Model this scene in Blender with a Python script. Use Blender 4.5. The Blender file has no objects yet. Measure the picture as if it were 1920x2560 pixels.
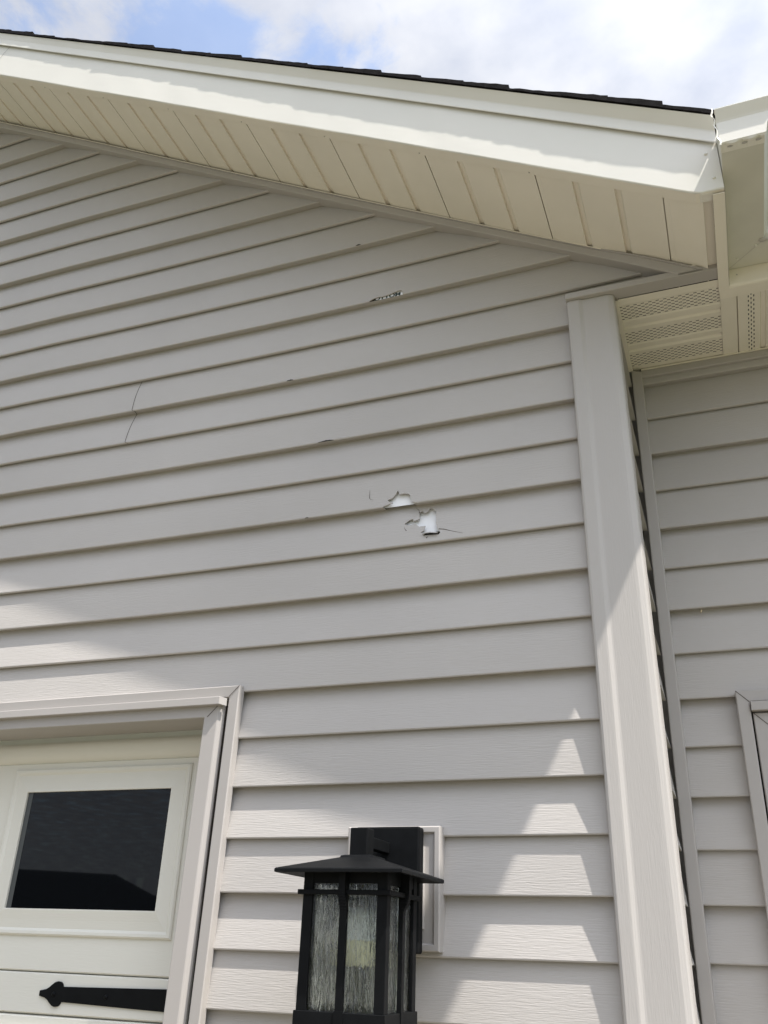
import bpy, bmesh, math, random
from mathutils import Vector, Matrix, noise
from mathutils.geometry import tessellate_polygon
random.seed(7)
S = bpy.context.scene
COL = S.collection

# ------------------------------------------------------------------ camera
cd = bpy.data.cameras.new('camera'); cam = bpy.data.objects.new('camera', cd); COL.objects.link(cam)
cd.sensor_fit = 'VERTICAL'; cd.sensor_height = 36; cd.lens = 31.377
cd.clip_start = 0.02; cd.clip_end = 500
_R, _U, _F = (0.9357, 0.3513, 0.0331), (0.1282, -0.4259, 0.8957), (-0.3287, 0.8338, 0.4435)
cam.matrix_world = Matrix(((_R[0], _U[0], -_F[0], 0.4739), (_R[1], _U[1], -_F[1], -1.8961), (_R[2], _U[2], -_F[2], 1.5281), (0, 0, 0, 1)))
S.camera = cam

# ------------------------------------------------------------------ light, sky, exposure
SUN = Vector((2.31, -1.0, 4.8)).normalized()
ld = bpy.data.lights.new('sun', 'SUN'); ld.energy = 2.3; ld.angle = math.radians(0.7); ld.color = (1.0, 0.955, 0.90)
sun = bpy.data.objects.new('sun', ld); COL.objects.link(sun)
sun.rotation_euler = SUN.to_track_quat('Z', 'Y').to_euler(); sun.location = (6, -4, 9)
S.view_settings.view_transform = 'Standard'; S.view_settings.look = 'None'
S.view_settings.exposure = 1.55; S.view_settings.gamma = 1.0

W = bpy.data.worlds.new('World'); S.world = W; W.use_nodes = True
wt = W.node_tree; wt.nodes.clear()
def wn(t, **k):
    n = wt.nodes.new(t)
    for a, b in k.items(): setattr(n, a, b)
    return n
def wl(a, b): wt.links.new(a, b)
def wmath(op, a, b=None, c=None):
    n = wn('ShaderNodeMath', operation=op)
    for i, v in enumerate((a, b, c)):
        if v is None: continue
        if isinstance(v, (int, float)): n.inputs[i].default_value = v
        else: wl(v, n.inputs[i])
    return n.outputs[0]
out = wn('ShaderNodeOutputWorld'); bg = wn('ShaderNodeBackground'); bg.inputs['Strength'].default_value = 0.12
sky = wn('ShaderNodeTexSky'); sky.sky_type = 'NISHITA'; sky.sun_disc = False
sky.sun_elevation = math.asin(SUN.z); sky.sun_rotation = math.atan2(SUN.x, SUN.y)
sky.air_density = 1.0; sky.dust_density = 1.2; sky.ozone_density = 1.6
tc = wn('ShaderNodeTexCoord'); nrm = wn('ShaderNodeVectorMath', operation='NORMALIZE'); wl(tc.outputs['Generated'], nrm.inputs[0])
sep = wn('ShaderNodeSeparateXYZ'); wl(nrm.outputs[0], sep.inputs[0])
zc = wmath('MAXIMUM', sep.outputs['Z'], 0.06)
qx = wmath('DIVIDE', sep.outputs['X'], zc); qy = wmath('DIVIDE', sep.outputs['Y'], zc)
cmb = wn('ShaderNodeCombineXYZ'); wl(qx, cmb.inputs[0]); wl(qy, cmb.inputs[1]); cmb.inputs[2].default_value = 3.7
nz = wn('ShaderNodeTexNoise'); nz.inputs['Scale'].default_value = 6.5; nz.inputs['Detail'].default_value = 9; nz.inputs['Roughness'].default_value = 0.6; nz.inputs['Distortion'].default_value = 0.25
wl(cmb.outputs[0], nz.inputs['Vector'])
def gap(cx, cy, rx, ry, amp):           # thin place in the cloud deck, by sky direction
    a = wmath('POWER', wmath('DIVIDE', wmath('SUBTRACT', qx, cx), rx), 2.0)
    b = wmath('POWER', wmath('DIVIDE', wmath('SUBTRACT', qy, cy), ry), 2.0)
    e = wmath('EXPONENT', wmath('MULTIPLY', wmath('ADD', a, b), -1.0))
    return wmath('MULTIPLY', e, amp)
cov = wmath('ADD', nz.outputs['Fac'], 0.10)
cov = wmath('SUBTRACT', cov, gap(-0.52, 0.575, 0.10, 0.10, 0.33))
cov = wmath('SUBTRACT', cov, gap(-0.35, 0.655, 0.05, 0.035, 0.13))
cov = wmath('ADD', cov, gap(0.10, 0.80, 0.28, 0.25, 0.25))
mr = wn('ShaderNodeMapRange'); mr.interpolation_type = 'SMOOTHSTEP'
mr.inputs['From Min'].default_value = 0.41; mr.inputs['From Max'].default_value = 0.62; mr.inputs['To Min'].default_value = 0.31
wl(cov, mr.inputs['Value'])
nz2 = wn('ShaderNodeTexNoise'); nz2.inputs['Scale'].default_value = 9.0; nz2.inputs['Detail'].default_value = 5
wl(cmb.outputs[0], nz2.inputs['Vector'])
cr = wn('ShaderNodeValToRGB'); cr.color_ramp.elements[0].color = (1.75, 1.88, 2.22, 1); cr.color_ramp.elements[1].color = (2.40, 2.46, 2.64, 1)
cr.color_ramp.elements[0].position = 0.3; cr.color_ramp.elements[1].position = 0.65
wl(nz2.outputs['Fac'], cr.inputs['Fac'])
mx = wn('ShaderNodeMix', data_type='RGBA'); wl(mr.outputs[0], mx.inputs['Factor'])
sg = wn('ShaderNodeMix', data_type='RGBA'); sg.blend_type = 'MULTIPLY'; sg.inputs['Factor'].default_value = 1.0
wl(sky.outputs[0], sg.inputs['A']); sg.inputs['B'].default_value = (1.0, 1.0, 1.0, 1)
wl(sg.outputs['Result'], mx.inputs['A']); wl(cr.outputs['Color'], mx.inputs['B'])
dt = wn('ShaderNodeVectorMath', operation='DOT_PRODUCT'); wl(nrm.outputs[0], dt.inputs[0]); dt.inputs[1].default_value = SUN
glow = wmath('ADD', wmath('MULTIPLY', wmath('POWER', wmath('MAXIMUM', dt.outputs['Value'], 0.0), 4.0), 3.1), 0.84)
vm = wn('ShaderNodeVectorMath', operation='SCALE'); wl(mx.outputs['Result'], vm.inputs[0]); wl(glow, vm.inputs['Scale'])
wl(vm.outputs[0], bg.inputs['Color']); wl(bg.outputs[0], out.inputs['Surface'])

# ------------------------------------------------------------------ materials
def mat(name, col, rough=0.5, spec=0.5, metal=0.0, grain=None, gdist=0.0006, gstr=0.5, mottle=0.06, mscale=3.0, trans=0.0, ior=1.45, speck=None):
    m = bpy.data.materials.new(name); m.use_nodes = True; nt = m.node_tree
    b = nt.nodes['Principled BSDF']; b.inputs['Roughness'].default_value = rough; b.inputs['Metallic'].default_value = metal
    b.inputs['Specular IOR Level'].default_value = spec; b.inputs['IOR'].default_value = ior
    b.inputs['Transmission Weight'].default_value = trans
    t = nt.nodes.new('ShaderNodeTexCoord')
    n = nt.nodes.new('ShaderNodeTexNoise'); n.inputs['Scale'].default_value = mscale; n.inputs['Detail'].default_value = 5
    nt.links.new(t.outputs['Object'], n.inputs['Vector'])
    r = nt.nodes.new('ShaderNodeValToRGB')
    c = Vector(col)
    r.color_ramp.elements[0].position = 0.3; r.color_ramp.elements[1].position = 0.7
    r.color_ramp.elements[0].color = (*(c * (1 - mottle)), 1); r.color_ramp.elements[1].color = (*(c * (1 + mottle * 0.5)), 1)
    nt.links.new(n.outputs['Fac'], r.inputs['Fac'])
    last = r.outputs['Color']
    if speck:                                      # small specks of dirt: (scale, threshold, colour)
        v = nt.nodes.new('ShaderNodeTexNoise'); v.inputs['Scale'].default_value = speck[0]; v.inputs['Detail'].default_value = 2
        nt.links.new(t.outputs['Object'], v.inputs['Vector'])
        gt = nt.nodes.new('ShaderNodeMapRange'); gt.inputs['From Min'].default_value = speck[1]; gt.inputs['From Max'].default_value = speck[1] + 0.05
        nt.links.new(v.outputs['Fac'], gt.inputs['Value'])
        mm = nt.nodes.new('ShaderNodeMix'); mm.data_type = 'RGBA'; mm.inputs['B'].default_value = (*speck[2], 1)
        nt.links.new(gt.outputs[0], mm.inputs['Factor']); nt.links.new(last, mm.inputs['A']); last = mm.outputs['Result']
    nt.links.new(last, b.inputs['Base Color'])
    if grain:                                      # stretched wood-grain emboss
        mp = nt.nodes.new('ShaderNodeMapping'); mp.inputs['Scale'].default_value = grain
        nt.links.new(t.outputs['Object'], mp.inputs['Vector'])
        g = nt.nodes.new('ShaderNodeTexNoise'); g.inputs['Scale'].default_value = 1.0; g.inputs['Detail'].default_value = 3; g.inputs['Roughness'].default_value = 0.55
        g.inputs['Distortion'].default_value = 0.6
        nt.links.new(mp.outputs[0], g.inputs['Vector'])
        bp = nt.nodes.new('ShaderNodeBump'); bp.inputs['Strength'].default_value = gstr; bp.inputs['Distance'].default_value = gdist
        nt.links.new(g.outputs['Fac'], bp.inputs['Height']); nt.links.new(bp.outputs[0], b.inputs['Normal'])
    return m
VINYL = (0.470, 0.444, 0.412)
M = {}
M['siding'] = mat('vinyl_siding', VINYL, 0.48, 0.35, grain=(26, 26, 420), gdist=0.0011, gstr=0.75, mottle=0.07, mscale=1.5, speck=(120, 0.80, (0.30, 0.27, 0.23)))
M['siding_side'] = M['siding']
M['post'] = mat('vinyl_post', VINYL, 0.48, 0.35, grain=(420, 420, 22), gdist=0.0008, gstr=0.6, mottle=0.04, mscale=2.0)
M['trim'] = mat('vinyl_trim', (0.42, 0.394, 0.366), 0.42, 0.4, grain=(60, 60, 60), gdist=0.0002, gstr=0.2, mottle=0.04)
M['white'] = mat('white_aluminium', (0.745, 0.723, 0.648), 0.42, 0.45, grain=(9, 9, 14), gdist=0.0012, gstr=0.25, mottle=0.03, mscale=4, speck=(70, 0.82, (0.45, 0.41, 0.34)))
M['soffit'] = mat('cream_soffit', (0.79, 0.74, 0.63), 0.5, 0.35, grain=(40, 40, 40), gdist=0.0003, gstr=0.25, mottle=0.05, mscale=5, speck=(60, 0.80, (0.38, 0.32, 0.22)))
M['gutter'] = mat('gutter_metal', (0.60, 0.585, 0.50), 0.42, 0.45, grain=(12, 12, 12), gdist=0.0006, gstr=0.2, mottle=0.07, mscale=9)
M['door'] = mat('door_paint', (0.74, 0.722, 0.64), 0.45, 0.4, grain=(30, 30, 260), gdist=0.0007, gstr=0.5, mottle=0.03)
M['shingle'] = mat('asphalt_shingle', (0.013, 0.0115, 0.0115), 0.97, 0.1, grain=(500, 500, 500), gdist=0.002, gstr=0.9, mottle=0.45, mscale=60)
M['wrap'] = mat('house_wrap', (0.86, 0.86, 0.85), 0.5, 0.4, mottle=0.02, mscale=20)
M['ink'] = mat('wrap_ink', (0.012, 0.03, 0.025), 0.6)
M['black'] = mat('black_powder_coat', (0.0075, 0.008, 0.0085), 0.5, 0.10, grain=(900, 900, 900), gdist=0.0003, gstr=0.25, mottle=0.2, mscale=40)
M['dark'] = mat('dark_shade_chip', (0.03, 0.026, 0.022), 0.9, 0.1)  # near-black colour: painted shade in the hole and door gap, also chips
M['crack'] = mat('crack_line', (0.10, 0.085, 0.075), 0.9, 0.1)
M['bulb'] = mat('frosted_bulb', (0.90, 0.90, 0.85), 0.3, 0.5, mottle=0.01)
M['bulb_base'] = mat('bulb_sleeve', (0.86, 0.80, 0.54), 0.4, 0.5, mottle=0.02)
M['rivet'] = mat('rivet_metal', (0.70, 0.68, 0.60), 0.3, 0.6)
M['caulk'] = mat('caulk', (0.42, 0.40, 0.36), 0.4)
M['drive'] = mat('worn_blacktop', (0.185, 0.165, 0.130), 0.9, 0.2, grain=(60, 60, 60), gdist=0.002, gstr=0.5, mottle=0.12, mscale=1.5)
M['lawn'] = mat('lawn_grass', (0.085, 0.105, 0.035), 0.95, 0.1, grain=(40, 40, 40), gdist=0.02, gstr=0.8, mottle=0.35, mscale=6)
M['asphalt'] = mat('asphalt', (0.055, 0.053, 0.05), 0.95, 0.2, mottle=0.15, mscale=4)
M['cocoon'] = mat('cocoon', (0.55, 0.45, 0.28), 0.8, mottle=0.3, mscale=300)
M['glass_dark'] = mat('dark_window_glass', (0.003, 0.004, 0.005), 0.02, 0.32, mottle=0.0, ior=1.5)
M['spacer'] = mat('glazing_spacer', (0.075, 0.08, 0.078), 0.3, 0.5)
M['far_wall'] = mat('far_wall', (0.36, 0.33, 0.29), 0.8)

def vent_material():
    m = mat('perforated_soffit', (0.79, 0.74, 0.63), 0.5, 0.35, grain=(40, 40, 40), gdist=0.0003, gstr=0.25, mottle=0.06, mscale=6)
    nt = m.node_tree; b = nt.nodes['Principled BSDF']; base = b.inputs['Base Color'].links[0].from_socket
    t = nt.nodes.new('ShaderNodeTexCoord'); s = nt.nodes.new('ShaderNodeSeparateXYZ'); nt.links.new(t.outputs['Object'], s.inputs[0])
    def mt(op, a, b_=None):
        n = nt.nodes.new('ShaderNodeMath'); n.operation = op
        for i, v in enumerate((a, b_)):
            if v is None: continue
            if isinstance(v, (int, float)): n.inputs[i].default_value = v
            else: nt.links.new(v, n.inputs[i])
        return n.outputs[0]
    X, Y = s.outputs['X'], s.outputs['Y']
    def slots(U, V, bands, pu, pv, lu, lv):          # rows of punched slots, staggered
        row = mt('DIVIDE', V, pv); ri = mt('FLOOR', row)
        v = mt('ABSOLUTE', mt('SUBTRACT', mt('FRACT', row), 0.5))
        sh = mt('MULTIPLY', mt('MODULO', ri, 2.0), 0.5)
        u = mt('ABSOLUTE', mt('SUBTRACT', mt('FRACT', mt('ADD', mt('DIVIDE', U, pu), sh)), 0.5))
        k = mt('MULTIPLY', mt('LESS_THAN', u, lu / pu / 2), mt('LESS_THAN', v, lv / pv / 2))
        band = None
        for a, c in bands:
            q = mt('MULTIPLY', mt('GREATER_THAN', V, a), mt('LESS_THAN', V, c))
            band = q if band is None else mt('ADD', band, q)
        return mt('MULTIPLY', k, band)
    A = slots(X, Y, ((0.0455, 0.1040), (0.1625, 0.2145), (0.2665, 0.3250)), 0.0186, 0.0065, 0.0084, 0.0027)
    A = mt('MULTIPLY', A, mt('LESS_THAN', X, 0.5975))
    B = slots(Y, X, ((0.6630, 0.6825), (0.765, 0.7845), (0.867, 0.8865)), 0.0186, 0.0065, 0.0084, 0.0027)
    B = mt('MULTIPLY', B, mt('GREATER_THAN', X, 0.625)); B = mt('MULTIPLY', B, mt('GREATER_THAN', Y, 0.093))
    F = mt('MINIMUM', mt('ADD', A, B), 1.0)
    mm = nt.nodes.new('ShaderNodeMix'); mm.data_type = 'RGBA'; mm.inputs['B'].default_value = (0.012, 0.010, 0.008, 1)
    nt.links.new(F, mm.inputs['Factor']); nt.links.new(base, mm.inputs['A']); nt.links.new(mm.outputs['Result'], b.inputs['Base Color'])
    return m
M['vent'] = vent_material()

def seeded_glass():
    m = bpy.data.materials.new('seeded_glass'); m.use_nodes = True; nt = m.node_tree
    b = nt.nodes['Principled BSDF']; b.inputs['Base Color'].default_value = (0.93, 0.97, 0.95, 1)
    b.inputs['Roughness'].default_value = 0.07; b.inputs['Transmission Weight'].default_value = 1.0; b.inputs['IOR'].default_value = 1.45
    t = nt.nodes.new('ShaderNodeTexCoord'); mp = nt.nodes.new('ShaderNodeMapping'); mp.inputs['Scale'].default_value = (125, 125, 14)
    nt.links.new(t.outputs['Object'], mp.inputs['Vector'])
    g = nt.nodes.new('ShaderNodeTexNoise'); g.inputs['Scale'].default_value = 1.0; g.inputs['Detail'].default_value = 3; g.inputs['Roughness'].default_value = 0.6; g.inputs['Distortion'].default_value = 1.1
    nt.links.new(mp.outputs[0], g.inputs['Vector'])
    bp = nt.nodes.new('ShaderNodeBump'); bp.inputs['Strength'].default_value = 0.9; bp.inputs['Distance'].default_value = 0.0048
    nt.links.new(g.outputs['Fac'], bp.inputs['Height']); nt.links.new(bp.outputs[0], b.inputs['Normal'])
    return m
M['seeded'] = seeded_glass()

# ------------------------------------------------------------------ mesh helpers
class MB:
    def __init__(s): s.v = []; s.f = []
    def add(s, vs, fs):
        o = len(s.v); s.v += [tuple(p) for p in vs]; s.f += [tuple(i + o for i in f) for f in fs]; return s
    def box(s, x0, x1, y0, y1, z0, z1):
        v = [(x, y, z) for x in (x0, x1) for y in (y0, y1) for z in (z0, z1)]
        return s.add(v, [(0, 1, 3, 2), (4, 6, 7, 5), (0, 4, 5, 1), (2, 3, 7, 6), (0, 2, 6, 4), (1, 5, 7, 3)])
    def hexa(s, a, b):                              # two 4-point loops
        v = list(a) + list(b); n = len(a)
        return s.add(v, [tuple(range(n))[::-1], tuple(range(n, 2 * n))] + [(i, (i + 1) % n, (i + 1) % n + n, i + n) for i in range(n)])
    def sweep(s, secs, closed=False, caps=False):   # list of equally long point lists
        n = len(secs[0]); v = [p for q in secs for p in q]; f = []
        for j in range(len(secs) - 1):
            for i in range(n if closed else n - 1):
                a, b = j * n + i, j * n + (i + 1) % n
                f.append((a, b, b + n, a + n))
        if caps and closed:
            f.append(tuple(range(n))[::-1]); f.append(tuple((len(secs) - 1) * n + i for i in range(n)))
        return s.add(v, f)
    def mirror_x(s, about):
        s.add([(2 * about - x, y, z) for x, y, z in s.v], [tuple(reversed(f)) for f in s.f]) ; return s
    def build(s, name, m, parent=None, smooth=False, bevel=0, label=None, solid=0):
        me = bpy.data.meshes.new(name); me.from_pydata(s.v, [], s.f); me.validate()
        bm = bmesh.new(); bm.from_mesh(me); bmesh.ops.recalc_face_normals(bm, faces=bm.faces) if not smooth is None and closed_ok(bm) else None
        bm.to_mesh(me); bm.free()
        me.materials.append(m)
        if smooth:
            for p in me.polygons: p.use_smooth = True
        o = bpy.data.objects.new(name, me); COL.objects.link(o)
        if parent: o.parent = parent
        if bevel:
            md = o.modifiers.new('bevel', 'BEVEL'); md.width = bevel; md.segments = 2; md.limit_method = 'ANGLE'; md.angle_limit = math.radians(35)
        if label: o['label'] = label
        return o
def closed_ok(bm): return all(e.is_manifold for e in bm.edges) and len(bm.faces) > 0
def thing(name, label, cat, loc=(0, 0, 0), group=None):
    o = bpy.data.objects.new(name, None); COL.objects.link(o); o.location = loc; o['label'] = label; o['category'] = cat
    o.empty_display_size = 0.1
    if group: o['group'] = group
    return o
def struct(o): o['kind'] = 'structure'; return o
def frange(a, b, n): return [a + (b - a) * i / n for i in range(n + 1)]
def nz1(x, s=0.0, f=1.0): return noise.noise(Vector((x * f, s, 1.7)))

# ------------------------------------------------------------------ common lines of the house
E = 0.1143                                           # exposed height of a siding course
lipz = lambda k: 4.5 - E * k
lipd = lambda k: 0.0225 if k % 2 else 0.0135          # mid bend / butt lock
RIDGE = -3.0; SL = 0.593
zs = lambda x: 3.112 + SL * (0.505 - x)              # underside of the rake
xroof = lambda z: 0.505 - (z - 3.112) / SL
def sag(x, z):
    a = min(max(0.003 + 0.0055 * (z - 1.8) / 1.2, 0.002), 0.0095)
    return a * max(0.0, 1 - ((x + 0.55) / 0.95) ** 2)

house = thing('house', 'taupe vinyl-sided house with white rake trim, torn siding and garage door', 'house')

# ------------------------------------------------------------------ ground
g = MB().add([(-150, -160, -0.02), (150, -160, -0.02), (150, 120, -0.02), (-150, 120, -0.02)], [(0, 1, 2, 3)]).build('ground', M['lawn']); struct(g)
dr = MB().add([(-6.2, -13, 0), (3.2, -13, 0), (3.2, 0.3, 0), (-6.2, 0.3, 0)], [(0, 1, 2, 3)]).build('driveway', M['drive']); struct(dr)
rd = MB().add([(-150, -22, -0.012), (150, -22, -0.012), (150, -13, -0.012), (-150, -13, -0.012)], [(0, 1, 2, 3)]).build('road', M['asphalt']); struct(rd)

# ------------------------------------------------------------------ siding of the gable wall
def wav(x, k, s): return 0.0007 * nz1(x, k * 3.1 + s, 1.9)
def face_pt(x, t, k, y0=0.0, s=0.0):
    """point on course k, t = 0 at its lip, 1 under the next lip up"""
    d1 = lipd(k - 1); z0, z1 = lipz(k), lipz(k - 1)
    y = d1 * t - 0.0006 * math.sin(math.pi * t); z = z0 + 0.0015 + (z1 - z0 - 0.0015) * t
    sg = sag(x, z) if y0 == 0.0 else 0.0
    return (x, y0 + y + wav(x, k, s) * (1 - 0.5 * t), z - sg)
def under_pts(x, k, y0=0.0, s=0.0):
    d = lipd(k); z = lipz(k) - (sag(x, lipz(k)) if y0 == 0.0 else 0.0); w = wav(x, k, s)
    if k % 2 == 0:
        return [(x, y0 + 0.0098, z + 0.0065), (x, y0 + 0.0096, z - 0.0010), (x, y0 + 0.0040, z - 0.0019), (x, y0 + 0.0010 + w, z - 0.0011)]
    return [(x, y0 + d + 0.002, z + 0.0030), (x, y0 + d * 0.62, z + 0.0012), (x, y0 + 0.0035, z - 0.0012), (x, y0 + 0.0010 + w, z - 0.0010)]
TN = 8
def course(mb, k, xa, xb, y0=0.0, s=0.0, under=True, step=0.07, t0=0.0):
    """xa, xb: functions of z"""
    n = max(2, int((max(xb(lipz(k)), xb(lipz(k - 1))) - xa(lipz(k))) / step)); secs = []
    for i in range(n + 1):
        q = i / n; sec = []
        z = lipz(k); x = xa(z) + (xb(z) - xa(z)) * q
        if under and t0 == 0: sec += under_pts(x, k, y0, s)
        for j in range(TN + 1):
            t = t0 + (1 - t0) * j / TN; z = lipz(k) + E * t; x = xa(z) + (xb(z) - xa(z)) * q
            sec.append(face_pt(x, t, k, y0, s))
        p = sec[-1]; sec.append((p[0], p[1] + 0.003, p[2] + 0.016))
        secs.append(sec)
    mb.sweep(secs)

HOLES = {
 11: dict(rng=(-0.46, -0.16), notch=[(-0.3438, 3.2277), (-0.3300, 3.2400), (-0.3150, 3.2418), (-0.3034, 3.2395), (-0.2826, 3.2428), (-0.2507, 3.2506), (-0.2425, 3.2450), (-0.2408, 3.2291)]),
 17: dict(rng=(-0.36, -0.13), notch=[(-0.2762, 2.5500), (-0.2516, 2.5587), (-0.2612, 2.5638), (-0.2649, 2.5694), (-0.2520, 2.5737), (-0.2440, 2.5838), (-0.2397, 2.5957), (-0.2334, 2.5821), (-0.2216, 2.5829), (-0.2098, 2.5798), (-0.2045, 2.574), (-0.2037, 2.5677), (-0.2, 2.556), (-0.1929, 2.5483)]),
 18: dict(rng=(-0.28, -0.06), hole=[(-0.2171, 2.4994), (-0.208, 2.5086), (-0.1972, 2.512), (-0.1952, 2.5044), (-0.1815, 2.509), (-0.1825, 2.5281), (-0.1757, 2.5325), (-0.1703, 2.524), (-0.1634, 2.5266), (-0.1567, 2.5373), (-0.1509, 2.5346), (-0.1417, 2.5235), (-0.1403, 2.4908), (-0.1345, 2.471), (-0.1278, 2.463), (-0.1311, 2.4575), (-0.1694, 2.4595), (-0.1649, 2.4643), (-0.1752, 2.4688), (-0.1673, 2.4742), (-0.1652, 2.4866), (-0.18, 2.4867), (-0.1893, 2.4963), (-0.2054, 2.4937)]),
}
def torn_course(mb, k):
    h = HOLES[k]; xa, xb = h['rng']
    tt = lambda x, z: (z + sag(x, z) - lipz(k)) / E
    N = 40
    bottom = [(xa + (xb - xa) * i / N, 0.0) for i in range(N + 1)]
    top = [(xb, j / TN) for j in range(1, TN)] + [(xb - (xb - xa) * i / N, 1.0) for i in range(N + 1)] + [(xa, 1 - j / TN) for j in range(1, TN)]
    rings = []
    if 'notch' in h:
        nt = [(x, tt(x, z)) for x, z in h['notch']]
        nt = [(x, max(t, 0.0)) for x, t in nt]
        if nt[0][1] > 0: nt[0] = (nt[0][0], 0.0)
        nt[-1] = (nt[-1][0], 0.0)
        outer = [p for p in bottom if p[0] < nt[0][0] - 1e-4] + nt + [p for p in bottom if p[0] > nt[-1][0] + 1e-4] + top
        polys = [outer]; edge = nt; closed = False; nx0, nx1 = nt[0][0], nt[-1][0]
    else:
        hl = [(x, tt(x, z)) for x, z in [(-0.165 + (x + 0.165) * 1.09, 2.494 + (z - 2.494) * 1.07) for x, z in h['hole']]]
        polys = [bottom + top, hl[::-1]]; edge = hl; closed = True; nx0 = nx1 = None
    flat = [p for q in polys for p in q]
    tris = tessellate_polygon([[Vector((p[0], p[1] * E, 0)) for p in q] for q in polys])
    mb.add([face_pt(x, t, k) for x, t in flat], [tuple(t) for t in tris])
    e3 = [face_pt(x, t, k) for x, t in edge]            # cut edge of the vinyl
    if closed: e3.append(e3[0])
    mb.sweep([e3, [(x, y + 0.0034, z) for x, y, z in e3]])
    for a, b in (((xa, nx0), (nx1, xb)) if nx0 is not None else ((xa, xb),)):
        n = max(2, int((b - a) / 0.03)); secs = []
        for i in range(n + 1):
            x = a + (b - a) * i / n; secs.append(under_pts(x, k) + [face_pt(x, 0, k)])
        mb.sweep(secs)
    if nx0 is not None and k != 17:                      # the lower part of the lip stays under the hole
        secs = []
        for i in range(9):
            x = nx0 + (nx1 - nx0) * i / 8; u = under_pts(x, k)
            secs.append([u[0], u[1], (x, u[2][1], u[2][2] + 0.0012)])
        mb.sweep(secs)
    p = [[face_pt(xa + (xb - xa) * i / N, 1.0, k), (xa + (xb - xa) * i / N, lipd(k - 1) + 0.003, lipz(k - 1) + 0.016 - sag(xa + (xb - xa) * i / N, lipz(k - 1)))] for i in range(N + 1)]
    mb.sweep(p)

gw = MB()
XP = 0.245                                           # siding runs in behind the corner post
for k in range(-6, 39):
    zt_ = lipz(k - 1)
    if lipz(k) > zs(RIDGE): continue
    if lipz(k) > 3.06:
        xr = lambda z: max(RIDGE + 0.001, xroof(z) + 0.03)
        if k in HOLES:
            a, b = HOLES[k]['rng']
            course(gw, k, lambda z: RIDGE, lambda z: a); torn_course(gw, k); course(gw, k, lambda z: b, xr)
        else: course(gw, k, lambda z: RIDGE, xr)
    elif lipz(k) > 2.08:
        if k in HOLES:
            a, b = HOLES[k]['rng']
            course(gw, k, lambda z: RIDGE, lambda z: a); torn_course(gw, k); course(gw, k, lambda z: b, lambda z: XP)
        else: course(gw, k, lambda z: RIDGE, lambda z: XP)
    else:
        course(gw, k, lambda z: -0.652, lambda z: XP)
# the strip of course 13 that shows above the frieze, right of the post
course(gw, 13, lambda z: XP, lambda z: min(0.60, xroof(z) + 0.03), t0=0.6, under=False)
left = MB()                                          # other half of the gable, beyond the garage door
for k in range(-6, 39):
    if lipz(k) > zs(RIDGE): continue
    if lipz(k) > 3.06: course(left, k, lambda z: min(RIDGE - 0.001, -6 - xroof(z) - 0.03), lambda z: RIDGE, step=0.3)
    elif lipz(k) > 2.08: course(left, k, lambda z: -6.245, lambda z: RIDGE, step=0.3)
    else: course(left, k, lambda z: -6.245, lambda z: -5.348, step=0.3)
gw.add(left.v, left.f)
gw.build('siding', M['siding'], house, smooth=False, label='taupe lap siding of the gable wall, torn in three places')

# panel seam: the right-hand panels lap over the left ones
sm = MB()
for k in (14, 13):
    pass
def seam_strip():
    pts = []
    for k in (12, 13):
        top = k
    for kk in (13, 14):
        for j in range(8, -1, -1):
            t = j / 8; bow = -0.004 * math.sin(math.pi * t)
            x = -1.118 - 0.007 * (1 - t) - (0.0 if kk == 13 else 0.004) + bow
            p = face_pt(x, t, kk); pts.append((p[0], p[1] - 0.0004, p[2]))
        u = under_pts(pts[-1][0], kk); pts += [(u[3][0] + 0.004, u[3][1] - 0.0004, u[3][2]), (u[2][0] + 0.008, u[2][1], u[2][2] - 0.0004)]
    return pts
sp = seam_strip()
sm.sweep([sp, [(x + 0.0022, y, z) for x, y, z in sp]])
sm.build('panel_seam', M['crack'], house)

# torn flap, curled in at the bottom of the larger hole, and hairline cracks
fl = MB()
fl.sweep([[(-0.1715, 0.0085, 2.4655), (-0.150, 0.0088, 2.4655), (-0.131, 0.0080, 2.4615)],
          [(-0.170, 0.0040, 2.4648), (-0.150, 0.0030, 2.4655), (-0.1295, 0.0030, 2.4615)],
          [(-0.1685, -0.0015, 2.4628), (-0.149, -0.0032, 2.4632), (-0.1290, -0.0022, 2.4595)],
          [(-0.1675, -0.0025, 2.4605), (-0.149, -0.0045, 2.4602), (-0.1300, -0.0030, 2.4575)]])
fl.build('torn_flap', M['siding'], house, label='curled scrap of vinyl hanging in the lower hole')
def crack(pts, k, w=0.0009):
    secs = []
    pl = []
    for i in range(len(pts) - 1):
        for j in range(5): pl.append((pts[i][0] + (pts[i + 1][0] - pts[i][0]) * j / 5, pts[i][1] + (pts[i + 1][1] - pts[i][1]) * j / 5))
    pl.append(pts[-1])
    for i, (x, z) in enumerate(pl):
        q = i / (len(pl) - 1); a = pl[max(i - 1, 0)]; b = pl[min(i + 1, len(pl) - 1)]
        d = Vector((b[0] - a[0], b[1] - a[1])).normalized(); n = (-d.y, d.x); ww = w * (1.0 - 0.75 * q)
        t = (z + sag(x, z) - lipz(k)) / E; y = face_pt(x, t, k)[1] - 0.0006
        secs.append([(x + n[0] * ww, y, z + n[1] * ww), (x - n[0] * ww, y, z - n[1] * ww)])
    return MB().sweep(secs).build('crack', M['crack'], house)
crack([(-0.3164, 2.5836), (-0.3170, 2.597), (-0.3176, 2.6105)], 17)
crack([(-0.3164, 2.5836), (-0.312, 2.579), (-0.3046, 2.5768)], 17, 0.0006)
crack([(-0.1296, 2.4725), (-0.1157, 2.4694), (-0.0935, 2.4606), (-0.066, 2.451)], 18, 0.0011)
crack([(-0.2141, 2.4791), (-0.2179, 2.4832), (-0.2216, 2.4909)], 18, 0.0010)
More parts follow.
